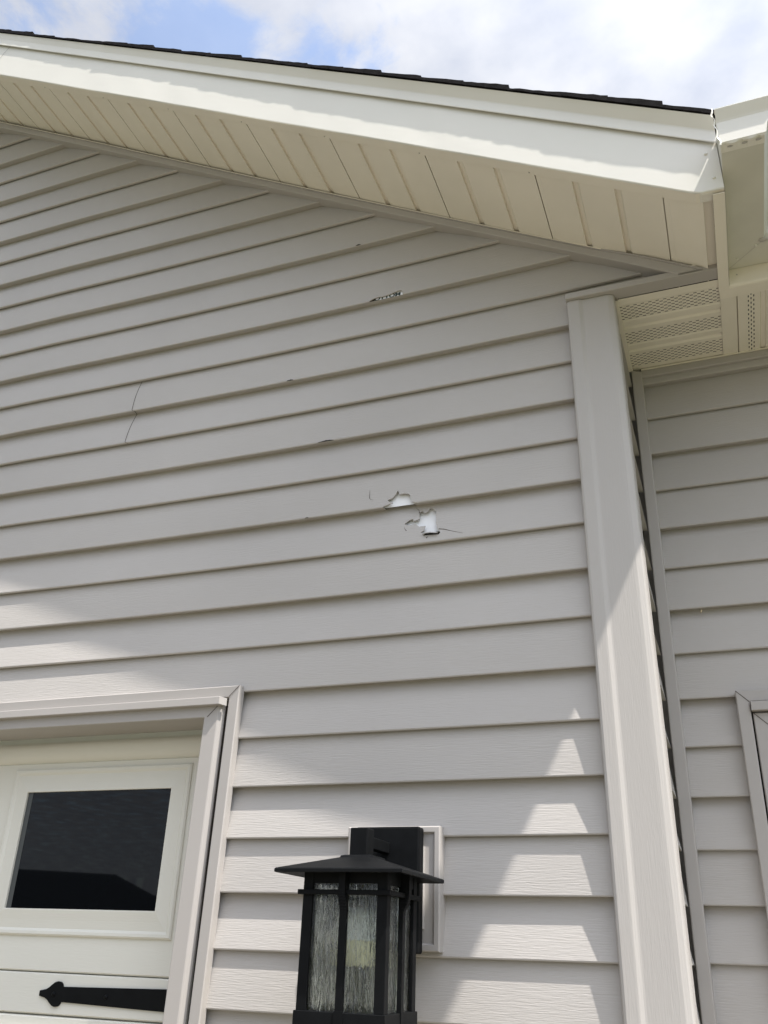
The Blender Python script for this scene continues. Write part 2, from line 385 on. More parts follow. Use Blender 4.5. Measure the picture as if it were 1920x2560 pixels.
crack([(-0.1838, 2.5281), (-0.1856, 2.5369), (-0.1939, 2.5467)], 18, 0.0008)
crack([(-0.1600, 2.4500), (-0.1563, 2.4535)], 18, 0.0018)
# chips on the lips
def chip(x0, x1, k, h, y=-0.0009):
    m = MB(); n = 10; a = []; b = []
    for i in range(n + 1):
        q = i / n; x = x0 + (x1 - x0) * q; s_ = sag(x, lipz(k))
        hh = h * (math.sin(math.pi * q) ** 0.7) * (0.7 + 0.6 * random.random())
        z = lipz(k) - s_ - 0.0002
        a.append((x, y, z - 0.0012)); b.append((x, y + 0.0006, z + hh))
    m.sweep([a, b]); m.build('chip', M['dark'], house)
chip(-0.398, -0.382, 9, 0.0045); chip(-0.592, -0.570, 13, 0.0032); chip(-0.456, -0.442, 15, 0.0018) if False else None
chip(-0.476, -0.428, 15, 0.0034); chip(-0.497, -0.486, 17, 0.002)

# sheathing behind the siding, printed house wrap
wr = MB()
wr.add([(-0.66, 0.0285, 0.05), (0.27, 0.0285, 0.05), (0.27, 0.0285, 3.09), (0.54, 0.0285, 3.09), (-3.0, 0.0285, 5.18), (-6.54, 0.0285, 3.09), (-6.25, 0.0285, 3.09), (-6.25, 0.0285, 0.05), (-5.35, 0.0285, 0.05), (-5.35, 0.0285, 2.07), (-0.66, 0.0285, 2.07)], [tuple(range(11))])
wrap = wr.build('house_wrap', M['wrap'], house, label='white house wrap showing through the torn siding')
cu = bpy.data.curves.new('wrap_print', 'FONT'); cu.body = 'BOTTOM'; cu.size = 0.0265; cu.extrude = 0.0; cu.space_character = 1.0; cu.offset = 0.0011
to = bpy.data.objects.new('wrap_print_src', cu); COL.objects.link(to)
dg = bpy.context.evaluated_depsgraph_get(); dg.update()
tm = bpy.data.meshes.new_from_object(to.evaluated_get(dg)); bpy.data.objects.remove(to)
txw = max(v.co.x for v in tm.vertices); thh = max(v.co.y for v in tm.vertices)
for v in tm.vertices:
    x = -0.3435 + v.co.x * 0.094 / txw; z = 3.2352 + (v.co.y / thh) * 0.0135 + (x + 0.30) * 0.012
    p = face_pt(x, (z + sag(x, z) - lipz(11)) / E, 11); v.co = (x, p[1] + 0.0046, z)
tm.materials.append(M['ink'])
tob = bpy.data.objects.new('wrap_print', tm); COL.objects.link(tob); tob.parent = house
def backing(k, xa, xb, t0, t1, off, name, m):
    secs = []
    for i in range(13):
        x = xa + (xb - xa) * i / 12; s_ = []
        for j in range(5):
            p = face_pt(x, t0 + (t1 - t0) * j / 4, k); s_.append((p[0], p[1] + off, p[2]))
        secs.append(s_)
    MB().sweep(secs).build(name, m, house)
backing(11, -0.37, -0.225, -0.004, 0.45, 0.0052, 'wrap_fold', M['wrap'])
backing(11, -0.37, -0.3265, -0.004, 0.30, 0.0042, 'wrap_dark_patch', M['dark'])  # dark sheet over the left end of the printed fold
backing(17, -0.31, -0.170, -0.004, 0.62, 0.0095, 'foam_backing', M['wrap'])
backing(18, -0.25, -0.095, 0.275, 0.97, 0.0095, 'foam_backing', M['wrap'])
backing(18, -0.25, -0.095, 0.05, 0.275, 0.0120, 'foam_gap_shade', M['dark'])  # dark sheet, paints the shade below the foam's lower edge

# ------------------------------------------------------------------ corner post
def lean(z): return -0.0035 + 0.0075 * (3.07 - z) / 1.64
PP = [(0.226, 0.012), (0.227, -0.012), (0.2295, -0.0185), (0.234, -0.0205), (0.2550, -0.0205), (0.2585, -0.0202), (0.2665, -0.0168), (0.2700, -0.0162),
      (0.328, -0.0162), (0.3320, -0.0157), (0.3430, -0.0118), (0.3460, -0.0088), (0.3478, -0.0030), (0.3480, 0.0100), (0.3475, 0.0620), (0.342, 0.0650), (0.334, 0.0650)]
po = MB(); po.sweep([[(x + lean(z) + (0.0042 * (3.07 - z) / 1.64 if x > 0.33 else 0), y, z) for x, y in PP] for z in frange(0.05, 3.0675, 24)])
po.build('corner_post', M['post'], house, label='wide taupe outside corner post, half in sun')

# side wall between the corner post and the entry wall
sw = MB()
for k in range(12, 39):
    z0, z1 = lipz(k), lipz(k - 1); d1 = lipd(k - 1); d = lipd(k)
    z1 = min(z1, 3.066)
    if z0 > 3.06: continue
    secs = []
    for y in frange(0.09, 0.345, 4):
        secs.append([(0.3440 - d, y, z0 + 0.002), (0.3440, y, z0), (0.3440 - d1, y, z1), (0.3410 - d1, y, z1 + 0.01)])
    sw.sweep(secs)
sw.add([(0.31, 0.03, 0.05), (0.31, 0.40, 0.05), (0.31, 0.40, 3.09), (0.31, 0.03, 3.09)], [(0, 1, 2, 3)])
sw.build('side_siding', M['siding'], house)
ic = MB(); ic.hexa([(0.3465, 0.331, 0.05), (0.3755, 0.331, 0.05), (0.3755, 0.362, 0.05), (0.3465, 0.362, 0.05)], [(0.3465, 0.331, 3.062), (0.3755, 0.331, 3.052), (0.3755, 0.362, 3.062), (0.3455, 0.362, 3.064)])
ic.build('inside_corner_trim', M['trim'], house, bevel=0.003)

# ------------------------------------------------------------------ entry wall, set back
Y2 = 0.351
ew = MB(); z2 = 2.905 + E * 14                     # its lips are one hundredth off the gable's
def course2(k, xa, xb, top=None):
    dz = 2.905 - lipz(14)
    n = max(2, int((xb - xa) / 0.12)); secs = []
    for i in range(n + 1):
        x = xa + (xb - xa) * i / n
        sec = [(p[0], p[1], p[2] + dz) for p in under_pts(x, k, Y2, 5.0)]
        for j in range(TN + 1):
            p = face_pt(x, j / TN, k, Y2, 5.0); z = p[2] + dz
            sec.append((x, p[1], min(z, 3.075)))
        p = sec[-1]; sec.append((p[0], p[1] + 0.003, p[2] + 0.012)); secs.append(sec)
    ew.sweep(secs)
for k in range(13, 39):
    if lipz(k) > 2.09: course2(k, 0.36, 3.4)
    else: course2(k, 0.36, 0.512); course2(k, 1.52, 3.4)
ew.add([(0.33, 0.385, 0.05), (3.4, 0.385, 0.05), (3.4, 0.385, 3.4), (0.33, 0.385, 3.4)], [(0, 1, 2, 3)])
ew.build('entry_siding', M['siding'], house, label='shaded taupe siding of the wall set back on the right')
et = MB(); et.sweep([[(x, Y2 + 0.02, 3.062), (x, Y2 - 0.0085, 3.062), (x, Y2 - 0.0095, 3.058), (x, Y2 - 0.0095, 3.042), (x, Y2 - 0.007, 3.0395), (x, Y2 + 0.02, 3.0395)] for x in (0.374, 3.4)])
et.build('entry_channel', M['trim'], house)
eb = MB(); eb.box(0.374, 3.4, Y2 - 0.0105, Y2 + 0.02, 3.0625, 3.0668); eb.build('soffit_channel', M['soffit'], house)

# window of the entry wall (only its corner is in the photograph)
win = bpy.data.objects.new('window', None); COL.objects.link(win); win.parent = house; win.empty_display_size = 0.1
def lineal(xo0, xo1, zt, w, y0, d, name, m, parent, zb, sides=(True, True)):
    """mitred flat frame: outer edge xo0..xo1, top zt, width w"""
    mb = MB()
    prof = [(0.0, d), (0.0, 0.002), (0.0022, 0.0), (w - 0.003, 0.0), (w, 0.002), (w, d)]       # distance from outer edge, depth
    top = []
    def ring(fx): return [fx(u, v) for u, v in prof]
    secs = []
    if sides[0]: secs.append([(xo0 + u, y0 + v, zb) for u, v in prof])
    secs.append([(xo0 + (u if sides[0] else 0), y0 + v, zt - u) for u, v in prof])
    secs.append([(xo1 - (u if sides[1] else 0), y0 + v, zt - u) for u, v in prof])
    if sides[1]: secs.append([(xo1 - u, y0 + v, zb) for u, v in prof])
    mb.sweep(secs)
    return mb.build(name, m, parent)
lineal(0.502, 1.53, 2.112, 0.0285, Y2 - 0.021, 0.03, 'window_trim', M['trim'], win, 0.9)
lineal(0.5345, 1.4975, 2.0585, 0.045, Y2 - 0.017, 0.05, 'window_casing', M['trim'], win, 0.9)
MB().box(0.532, 1.50, Y2 - 0.030, Y2 + 0.02, 2.0615, 2.0825).build('drip_cap', M['trim'], win, bevel=0.0015)
MB().box(0.5302, 0.5338, Y2 - 0.006, Y2 + 0.01, 0.9, 2.0605).build('gap', M['dark'], win)
MB().box(0.575, 1.46, Y2 + 0.012, Y2 + 0.02, 0.9, 2.02).build('pane', M['glass_dark'], win)
MB().box(0.500, 1.532, Y2 - 0.035, Y2 + 0.03, 0.86, 0.90).build('sill', M['trim'], win, bevel=0.003)
def miter(x, z, dx, dz, y, parent, ln):
    n = Vector((-dz, dx)).normalized() * 0.0009
    MB().add([(x + n.x, y, z + n.y), (x + dx * ln + n.x, y, z + dz * ln + n.y), (x + dx * ln - n.x, y, z + dz * ln - n.y), (x - n.x, y, z - n.y)], [(0, 1, 2, 3)]).build('miter_joint', M['crack'], parent)
miter(0.503, 2.111, 1, -1, Y2 - 0.0216, win, 0.027)
miter(0.5365, 2.0570, 1, -1, Y2 - 0.0176, win, 0.042)

# ------------------------------------------------------------------ rake: channel, soffit, fascia, trim
jc = MB(); secs = []
for x in frange(-3.0, 0.500, 58):
    b_ = min(max((x - 0.30) / 0.15, 0.0), 1.0); b_ = b_ * b_ * (3 - 2 * b_)         # rides out over the frieze at its lower end
    zb = 3.085 + 0.5865 * (0.505 - x); zb = min(zb, zs(x) - 0.024) - sag(x, 3.4) * 0.8 - 0.0125 * b_
    h = 0.0278 + 0.0060 * b_
    f_ = -0.0145 * b_
    secs.append([(x, 0.02, zb + 0.001), (x, f_ - 0.0175, zb), (x, f_ - 0.0195, zb + 0.002), (x, f_ - 0.0195, zb + h - 0.006), (x, f_ - 0.0185, zb + h - 0.003), (x, f_ - 0.022, zb + h - 0.002), (x, f_ - 0.022, zb + h + 0.001), (x, 0.0, zb + h + 0.002)])
e = secs[-1]                                          # level cut of the lower end
def cut(p):
    dx = (p[2] - 3.0730) / 0.5865
    return (p[0] + max(dx, 0.0), p[1] - (0.0004 if p[1] < 0 else 0), min(p[2], 3.0730) if dx > 0 else p[2])
secs.append([cut(p) for p in e])
jc.sweep(secs); jc.mirror_x(RIDGE); jc.build('rake_channel', M['trim'], house, label='taupe channel along the sloping top of the siding')
jt = MB(); jt.sweep([[(x, -0.0232, 3.085 + 0.5865 * (0.505 - x) - sag(x, 3.4) * 0.8 + dz) for dz in (0.0252, 0.0285)] for x in frange(-3.0, 0.33, 40)])
jt.build('channel_lip', M['soffit'], house)

sf = MB(); xs = []                                    # rake soffit, grooved every four inches
P0 = -0.385
def rib(n):
    x = P0 + 0.0975 * n
    if n % 3 == 0: return [(x - 0.0012, 0), (x - 0.0010, 0.011), (x + 0.0010, 0.011), (x + 0.0012, 0.0008), (x + 0.012, 0.0008), (x + 0.0125, 0.0)]
    return [(x - 0.0090, 0), (x - 0.0062, 0.0082), (x + 0.0040, 0.0082), (x + 0.0078, 0)]
prof = [(-3.0, 0)]
for n in range(-26, 10): prof += rib(n)
prof = [p for p in prof if p[0] < 0.570] + [(0.5755, 0), (0.5765, 0.009), (0.597, 0.009)]
secs = []
for y, lift in ((-0.2795, 0.0), (-0.20, 0.0), (-0.10, 0.0), (-0.003, 0.0), (0.02, 0.0)):
    secs.append([(x, y, zs(x) + h + (-0.0 if x < 0.57 else 0.0) - sag(x, 3.4) * 0.8 * max(0, (y + 0.28) / 0.28)) for x, h in prof])
# the lowest panels level out towards the eave
secs = [[(x, y, max(z, 3.074 + (z - zs(x)))) for x, y, z in s_] for s_ in secs]
sf.sweep(secs); sf.mirror_x(RIDGE)
sf.build('rake_soffit', M['soffit'], house, label='cream grooved soffit under the sloping rake')

YF = -0.290
pov = lambda x: 0.0125 + 0.0135 * min(max((x + 1.85) / 2.47, 0.0), 1.0)      # how far the roof edge stands proud of the fascia
zu = lambda x: 3.2025 + 0.589 * (0.624 - x)
zt = lambda x: 3.269 + 0.586 * (0.627 - x)
def fwave(x, q): return 0.0011 * nz1(x, 2.0, 3.0) + 0.0007 * nz1(x + q * 0.13, 9.0, 9.0)
fa = MB(); secs = []
for x in frange(-3.0, 0.6215, 150):
    zb = max(zs(x) - 0.0045, 3.0715); sec = [(x, YF + 0.0305, zb + 0.003), (x, YF + 0.030, zb + 0.0008), (x, YF + 0.006, zb), (x, YF + 0.0015, zb + 0.0015)]
    z1 = zu(x) + 0.02
    for j in range(9):
        q = j / 8; sec.append((x, YF + fwave(x, q), zb + 0.004 + (z1 - zb - 0.004) * q))
    secs.append(sec)
fa.sweep(secs); fa.mirror_x(RIDGE)
fa.build('fascia', M['white'], house, label='white metal fascia board along the rake')
# soffit-side return of the fascia (cream, faces down)
fr = MB(); secs = []
for x in frange(-3.0, 0.6205, 60):
    zb = max(zs(x) - 0.0045, 3.0715); secs.append([(x, YF + 0.0008, zb - 0.0012), (x, YF + 0.0305, zb - 0.0004), (x, YF + 0.0305, zb + 0.006)])
fr.sweep(secs); fr.mirror_x(RIDGE); fr.build('fascia_return', M['soffit'], house)
for n in range(-16, 7):                               # one trim nail near each panel joint
    if n % 3: continue
    x = P0 + 0.0975 * n - 0.012; zb = max(zs(x) - 0.0045, 3.0715)
    MB().box(x - 0.0014, x + 0.0014, YF + 0.0225, YF + 0.0255, zb - 0.0022, zb).build('nail', M['caulk'], house)
def screw(x, z):
    m = MB(); n = 10
    rings = [[(x + r * math.cos(a * math.tau / n), YF - h, z + r * math.sin(a * math.tau / n)) for a in range(n)] for r, h in ((0.0042, -0.0005), (0.0040, 0.0014), (0.0025, 0.0024), (0.0005, 0.0026))]
    m.sweep([r_ + [r_[0]] for r_ in rings]); m.build('screw', M['white'], house, smooth=True)
screw(0.596, 3.185); screw(0.604, 3.108)
MB().add([(-1.776, YF - 0.002, 4.64), (-1.7745, YF - 0.002, 4.64), (-1.865, YF - 0.002, 4.50), (-1.8665, YF - 0.002, 4.50)], [(0, 1, 2, 3)]).build('fascia_joint', M['crack'], house)

rt = MB(); secs = []
for x in frange(-3.0, 0.623, 90):
    p = pov(x) + 0.0006 * nz1(x, 4.0, 4.0); w = 0.0005 * nz1(x, 6.0, 5.0)
    secs.append([(x, YF - 0.0045 + w, zu(x) + 0.012), (x, YF - 0.0060 + w, zu(x) + 0.001), (x, YF - 0.0070 + w, zu(x)), (x, YF - 0.0080 + w, zu(x) + 0.0025), (x, YF - 0.0080 + w, zu(x) + 0.033), (x, YF - 0.0088 + w, zu(x) + 0.037),
                 (x, YF - p + 0.001, zt(x) - 0.002), (x, YF - p, zt(x)), (x, YF - p + 0.004, zt(x) + 0.002), (x, YF + 0.02, zt(x) + 0.001)])
rt.sweep(secs); rt.mirror_x(RIDGE); rt.build('rake_trim', M['white'], house, label='white rake trim with flared drip edge')

# ------------------------------------------------------------------ roofs
rf = MB()
dk = lambda x: zt(x) + 0.002
def roofpiece(y0, y1, x0, x1, h0, h1):
    rf.hexa([(x0, y0, dk(x0) + h0[0]), (x1, y0, dk(x1) + h0[1]), (x1, y1, dk(x1) + h0[1]), (x0, y1, dk(x0) + h0[0])],
            [(x0, y0, dk(x0) + h1[0]), (x1, y0, dk(x1) + h1[1]), (x1, y1, dk(x1) + h1[1]), (x0, y1, dk(x0) + h1[0])])
x = 0.642; i = 0
rr = random.Random(3)
while x > -3.05:
    w = 0.1215; x2 = x - w
    ext = 0.0020 + 0.0022 * rr.random(); th = rr.choice((0.0045, 0.0110, 0.0150, 0.0175)) + 0.003 * rr.random()
    ye = YF - pov(x) - ext
    # body of the strip, then a thinner starter below it; butt end faces down-slope
    n = 14; bot = []; top = []
    for j in range(n + 1):
        q = j / n; xx = x - (w * 1.9) * q; t = th * (1 - 0.78 * q) + 0.0022 * rr.random()
        y_ = ye - 0.0016 * rr.random()
        bot.append((xx, y_, dk(xx) + 0.0006)); top.append((xx, y_, dk(xx) + 0.0022 + t))
    ring_f = [list(p) for p in zip(bot, top)]
    secs = [[(b[0], b[1], b[2]), (t_[0], t_[1], t_[2]), (t_[0], 5.0, t_[2]), (b[0], 5.0, b[2])] for b, t_ in zip(bot, top)]
    rf.sweep(secs, closed=True, caps=True)
    x = x2; i += 1
rf.hexa([(-3.0, YF + 0.01, dk(-3.0) - 0.02), (0.60, YF + 0.01, dk(0.60) - 0.02), (0.60, 5.0, dk(0.60) - 0.02), (-3.0, 5.0, dk(-3.0) - 0.02)],
        [(-3.0, YF + 0.01, dk(-3.0) + 0.0003), (0.60, YF + 0.01, dk(0.60) + 0.0003), (0.60, 5.0, dk(0.60) + 0.0003), (-3.0, 5.0, dk(-3.0) + 0.0003)])
rf.mirror_x(RIDGE)
# roof of the main house behind and to the right
rf.hexa([(0.60, 0.02, 3.262), (5.0, 0.02, 3.262), (5.0, 5.0, 5.75), (0.60, 5.0, 5.75)], [(0.60, 0.02, 3.285), (5.0, 0.02, 3.285), (5.0, 5.0, 5.775), (0.60, 5.0, 5.775)])
rf.build('roof', M['shingle'], house, label='dark asphalt shingle roof edge against the sky')

# ------------------------------------------------------------------ frieze, level eave, vented soffits
fz = MB(); fz.box(0.2225, 0.612, -0.0300, 0.012, 3.0690, 3.0875); fz.build('frieze', M['trim'], house, bevel=0.002, label='taupe frieze strip above the corner post')
fzl = MB(); fzl.box(0.535, 0.596, -0.0335, -0.006, 3.0880, 3.0920); fzl.build('frieze_channel', M['soffit'], house)

vs = MB(); secs = []
vp = [(0.0125, 0.0), (0.040, 0.0), (0.044, 0.0018), (0.1055, 0.0018), (0.110, 0.0), (0.124, 0.0), (0.130, 0.0045), (0.138, 0.0045), (0.144, 0.0), (0.158, 0.0), (0.161, 0.0018), (0.2165, 0.0018), (0.221, 0.0), (0.232, 0.0), (0.238, 0.0045), (0.246, 0.0045), (0.252, 0.0), (0.262, 0.0), (0.265, 0.0018), (0.35, 0.0018)]
vs.sweep([[(x_, y, 3.0680 + h) for y, h in vp] for x_ in (0.335, 0.5985)])
vp2 = [(0.5985, 0)]
xx = 0.639
for q in range(8):
    x0 = xx + 0.3048 / 3 * q
    if q % 3 == 0: vp2 += [(x0 - 0.0014, 0), (x0 - 0.0012, 0.009), (x0 + 0.0012, 0.009), (x0 + 0.0014, 0)]
    vp2 += [(x0 + 0.055, 0), (x0 + 0.058, 0.0045), (x0 + 0.068, 0.0045), (x0 + 0.071, 0)]
vp2 = sorted(vp2) + [(1.6, 0), (3.4, 0)]
vs.sweep([[(x_, y, 3.0672 + h) for x_, h in vp2] for y in (0.085, 0.35)])
vs.build('vented_soffit', M['vent'], house, label='cream soffit with punched vent slots')
sc = MB(); sc.sweep([[(0.338, y, 3.060), (0.3505, y, 3.0595), (0.3515, y, 3.0605), (0.3515, y, 3.067), (0.345, y, 3.0675)] for y in (0.006, 0.335)]); sc.build('soffit_channel', M['soffit'], house)

ef = MB()                                             # side fascia: flange below, white face to the right
ef.box(0.5960, 0.6215, YF + 0.006, 0.0575, 3.0645, 3.0672)
ef.build('eave_return', M['soffit'], house, bevel=0.0008)
ef2 = MB(); ef2.sweep([[(0.6222, y, 3.0655), (0.6222, y, 3.268)] for y in (YF + 0.001, 0.046)])
ef2.sweep([[(x_, 0.0905, 3.0658), (x_, 0.0525, 3.0655), (x_, 0.0480, 3.0675), (x_, 0.0462, 3.0720), (x_, 0.0462, 3.268)] for x_ in (0.598, 3.4)])
ef2.build('eave_fascia', M['soffit'], house, label='level fascia of the right-hand eave')
MB().box(0.6425, 0.6455, 0.0445, 0.0465, 3.096, 3.099).build('nail', M['caulk'], house)

# ------------------------------------------------------------------ gutter
gut = thing('gutter', 'white metal eave gutter with mitred inside corner and crimped end cap', 'gutter', (0.622, 0.046, 3.117))
gl = lambda p: (p[0] - 0.622, p[1] - 0.046, p[2] - 3.117)
gp = [(0.0010, 3.215), (0.0010, 3.1172), (0.088, 3.1172), (0.0955, 3.1290), (0.0965, 3.1480), (0.1010, 3.1620), (0.1130, 3.1740), (0.1190, 3.1860), (0.1200, 3.2080), (0.1120, 3.2080), (0.1120, 3.2040)]
gm = MB(); sec3 = []
for yy in frange(-0.371, -0.12, 6): sec3.append([gl((0.622 + u, yy, z + 0.0008 * nz1(yy + u, 1.0, 6.0))) for u, z in gp])
sec3.append([gl((0.622 + u, 0.046 - u, z)) for u, z in gp])
for xx in (0.80, 1.3, 3.3): sec3.append([gl((xx, 0.046 - u, z)) for u, z in gp])
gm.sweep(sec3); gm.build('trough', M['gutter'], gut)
ec = MB()                                             # end cap: flat face, flared top, crimped bottom lip
zz = [(3.1160, -0.3715), (3.1200, -0.3745), (3.1500, -0.3745), (3.1790, -0.3750), (3.1845, -0.3770), (3.2080, -0.3880), (3.2100, -0.3880), (3.2100, -0.372)]
def uo(z):
    for (u0, z0), (u1, z1) in zip(gp[2:8], gp[3:9]):
        if z0 <= z <= z1 and z1 > z0: return u0 + (u1 - u0) * (z - z0) / (z1 - z0)
    return 0.088 if z < 3.12 else 0.120
secs = []
for z, y in zz:
    secs.append([gl((0.621 + (uo(z) + 0.003) * q, y, z + (0.0022 * math.sin(q * 16) if z < 3.119 else 0.0))) for q in frange(0, 1, 16)])
ec.sweep(secs)
ec.sweep([[gl((0.6215 + 0.089 * q, -0.3716, 3.1158 + 0.0022 * math.sin(q * 16))) for q in frange(0, 1, 16)], [gl((0.6215 + 0.089 * q, -0.349, 3.1150)) for q in frange(0, 1, 16)]])
ec.build('end_cap', M['white'], gut, label='white end cap with a crimped lower lip')
for q in (0.22, 0.55, 0.86):                          # crimp dents in the lip
    cx, cy = 0.6215 + 0.089 * q, -0.3635; n = 8
    d_ = MB().sweep([[gl((cx + 0.0065 * r * math.cos(a * math.tau / n), cy + 0.0032 * r * math.sin(a * math.tau / n), 3.1146 - (0.0016 if r < 1 else 0))) for a in range(n + 1)] for r in (1.0, 0.55, 0.02)])
    d_.build('crimp', M['caulk'], gut)
rg = MB(); rrg = random.Random(11); a_ = []; b_ = []  # ragged bent flange at the left of the cap
for j in range(19):
    q = j / 18; z = 3.112 + 0.113 * q; o_ = 0.0010 * (rrg.random() - 0.5)
    xl = 0.6195 - 0.0055 * q + 0.0022 * math.sin(q * 21) + o_
    a_.append(gl((xl, -0.3778, z))); b_.append(gl((xl + 0.0036 - 0.0012 * q, -0.3752, z + 0.0005)))
rg.sweep([a_, b_, [(p[0], p[1] + 0.004, p[2]) for p in b_]]); rg.build('bent_flange', M['white'], gut)
sl = MB(); sl.add([gl((0.6105, -0.3000, 3.196)), gl((0.6175, -0.3100, 3.128)), gl((0.6195, -0.3100, 3.128)), gl((0.6130, -0.3000, 3.196))], [(0, 1, 2, 3)])
MB().sweep([[gl((0.622 + u, 0.046 - u - 0.0012, 3.1164)), gl((0.622 + u, 0.046 - u + 0.0006, 3.1164))] for u in (0.004, 0.088)]).build('miter_seam', M['caulk'], gut)
for u, s_ in ((0.026, 1), (0.070, 1.25), (0.084, 1.1)):
    m_ = MB(); n = 10; c = (0.622 + u, 0.046 - u - 0.012 * (1 if u < 0.05 else 0.3), 3.1168)
    m_.sweep([[gl((c[0] + r * s_ * math.cos(a * math.tau / n), c[1] + r * s_ * math.sin(a * math.tau / n), c[2] - h)) for a in range(n + 1)] for r, h in ((0.0036, 0), (0.0033, 0.0016), (0.002, 0.0026), (0.0002, 0.003))])
    m_.build('rivet', M['rivet'], gut, smooth=True)
bl = MB(); n = 10                                     # blob of caulk at the outer end of the miter
bl.sweep([[gl((0.7085 + 0.011 * r * math.cos(a * math.tau / n), -0.043 + 0.007 * r * math.sin(a * math.tau / n), 3.1165 - h)) for a in range(n + 1)] for r, h in ((1, 0), (0.8, 0.003), (0.3, 0.0045), (0.01, 0.005))])
bl.build('sealant', M['caulk'], gut, smooth=True)

# ------------------------------------------------------------------ garage door and its trim
XR, XL = -0.632, -5.37
def dlean(z): return (2.10 - z) * -0.016
def framed(prof, xo, zt_, y0, name, zb, m=None):
    mb = MB(); mir = 2 * -3.0
    secs = [[(mir - xo + u, y0 + v, zb) for u, v in prof][::1]]
    secs = [[(mir - xo + u, y0 + v, zb) for u, v in prof], [(mir - xo + u, y0 + v, zt_ - u) for u, v in prof], [(xo - u, y0 + v, zt_ - u) for u, v in prof], [(xo - u + dlean(zb), y0 + v, zb) for u, v in prof]]
    mb.sweep(secs); return mb.build(name, m or M['trim'], house)
framed([(0.0, 0.024), (0.0, 0.003), (0.0022, 0.0), (0.0265, 0.0015), (0.0285, 0.003), (0.0285, 0.024)], -0.6265, 2.1055, -0.0205, 'door_trim', 0.05)
framed([(0.0, 0.03), (0.0, 0.012), (0.0015, 0.0105), (0.0105, 0.001), (0.013, 0.0), (0.048, 0.0), (0.0495, 0.0012), (0.0495, 0.118)], -0.6685, 2.0800, -0.0195, 'door_casing', 0.05)
MB().box(-5.335, -0.671, -0.0345, 0.01, 2.0575, 2.0772).build('drip_cap', M['trim'], house, bevel=0.0016)
cap = MB(); cap.hexa([(-0.6712, -0.0328, 2.0585), (-0.6590, -0.0215, 2.0560), (-0.6590, -0.0215, 2.0740), (-0.6712, -0.0328, 2.0768)], [(-0.6712, -0.0310, 2.0585), (-0.6590, -0.0195, 2.0560), (-0.6590, -0.0195, 2.0740), (-0.6712, -0.0310, 2.0768)])
cap.build('drip_cap_end', M['trim'], house)
gd = MB(); gd.add([(-0.6575, -0.0035, 2.06), (-0.6720, -0.0035, 2.06), (-0.6860, -0.0035, 0.05), (-0.6700, -0.0035, 0.05)], [(0, 1, 2, 3)])
gd.build('gap', M['dark'], house)  # near-black strip paints the shadow between door trim and casing
miter(-0.6275, 2.1045, -1, -1, -0.0212, house, 0.027)
miter(-0.6815, 2.0590, -1, -1, -0.0202, house, 0.0275)

YD = 0.112
door = bpy.data.objects.new('garage_door', None); COL.objects.link(door); door.parent = house; door['label'] = 'off-white carriage style garage door'; door.empty_display_size = 0.2
dm = MB()
def panel(z0, z1, y=YD):
    dm.sweep([[(x_, y + 0.02, z0), (x_, y + 0.004, z0), (x_, y, z0 + 0.003), (x_, y, z1 - 0.003), (x_, y + 0.004, z1), (x_, y + 0.02, z1)] for x_ in (-5.32, -0.66)])
panel(1.462, 1.966); panel(1.3715, 1.4595)
zq = 1.369
while zq > 0.1:
    panel(zq - 0.088, zq - 0.001); zq -= 0.09
dm.add([(-5.32, YD + 0.019, 0.05), (-0.66, YD + 0.019, 0.05), (-0.66, YD + 0.019, 2.05), (-5.32, YD + 0.019, 2.05)], [(0, 1, 2, 3)])
dm.build('door_panel', M['door'], door)
st = MB(); st.sweep([[(x_, YD + 0.012, 1.962), (x_, YD - 0.006, 1.968), (x_, YD - 0.014, 1.985), (x_, YD - 0.016, 2.003), (x_, YD - 0.012, 2.016), (x_, YD - 0.002, 2.022), (x_, YD - 0.002, 2.05)] for x_ in (-5.33, -0.70)])
st.build('head_stop', M['door'], door, smooth=True)
MB().box(-0.745, -0.70, YD - 0.008, YD + 0.01, 0.05, 2.03).build('door_stop', M['door'], door, bevel=0.002)
def door_window(cx, parent):
    w = bpy.data.objects.new('door_window', None); COL.objects.link(w); w.parent = parent; w.empty_display_size = 0.1
    zc_ = 1.745
    def loop(hx, hz, y, dz=0.0):
        rx = hx + (0.009 if hx < 0.24 else 0.004)
        return [(cx - hx, y, zc_ + dz - hz), (cx + rx, y, zc_ + dz - hz), (cx + rx, y, zc_ + dz + hz), (cx - hx, y, zc_ + dz + hz), (cx - hx, y, zc_ + dz - hz)]
    f = MB(); f.sweep([loop(0.279, 0.2045, YD + 0.004), loop(0.2785, 0.204, YD - 0.0045), loop(0.2745, 0.200, YD - 0.0075), loop(0.268, 0.1935, YD - 0.0070), loop(0.262, 0.1875, YD - 0.0035), loop(0.245, 0.168, YD - 0.0055),
                       loop(0.2245, 0.1455, YD - 0.0090), loop(0.2225, 0.1430, YD - 0.0085), loop(0.2220, 0.1425, YD + 0.012)])
    f.build('frame', M['door'], w)
    MB().add(loop(0.2222, 0.1428, YD - 0.0022)[:4], [(0, 1, 2, 3)]).build('pane', M['glass_dark'], w)
    MB().add([(cx - 0.2222, YD - 0.0028, zc_ - 0.1428), (cx - 0.2065, YD - 0.0028, zc_ - 0.1428), (cx - 0.2065, YD - 0.0028, zc_ + 0.1428), (cx - 0.2222, YD - 0.0028, zc_ + 0.1428)], [(0, 1, 2, 3)]).build('spacer', M['spacer'], w)
    return w
door_window(-1.0985, door)
hg = MB()                                             # spade-ended strap hinge
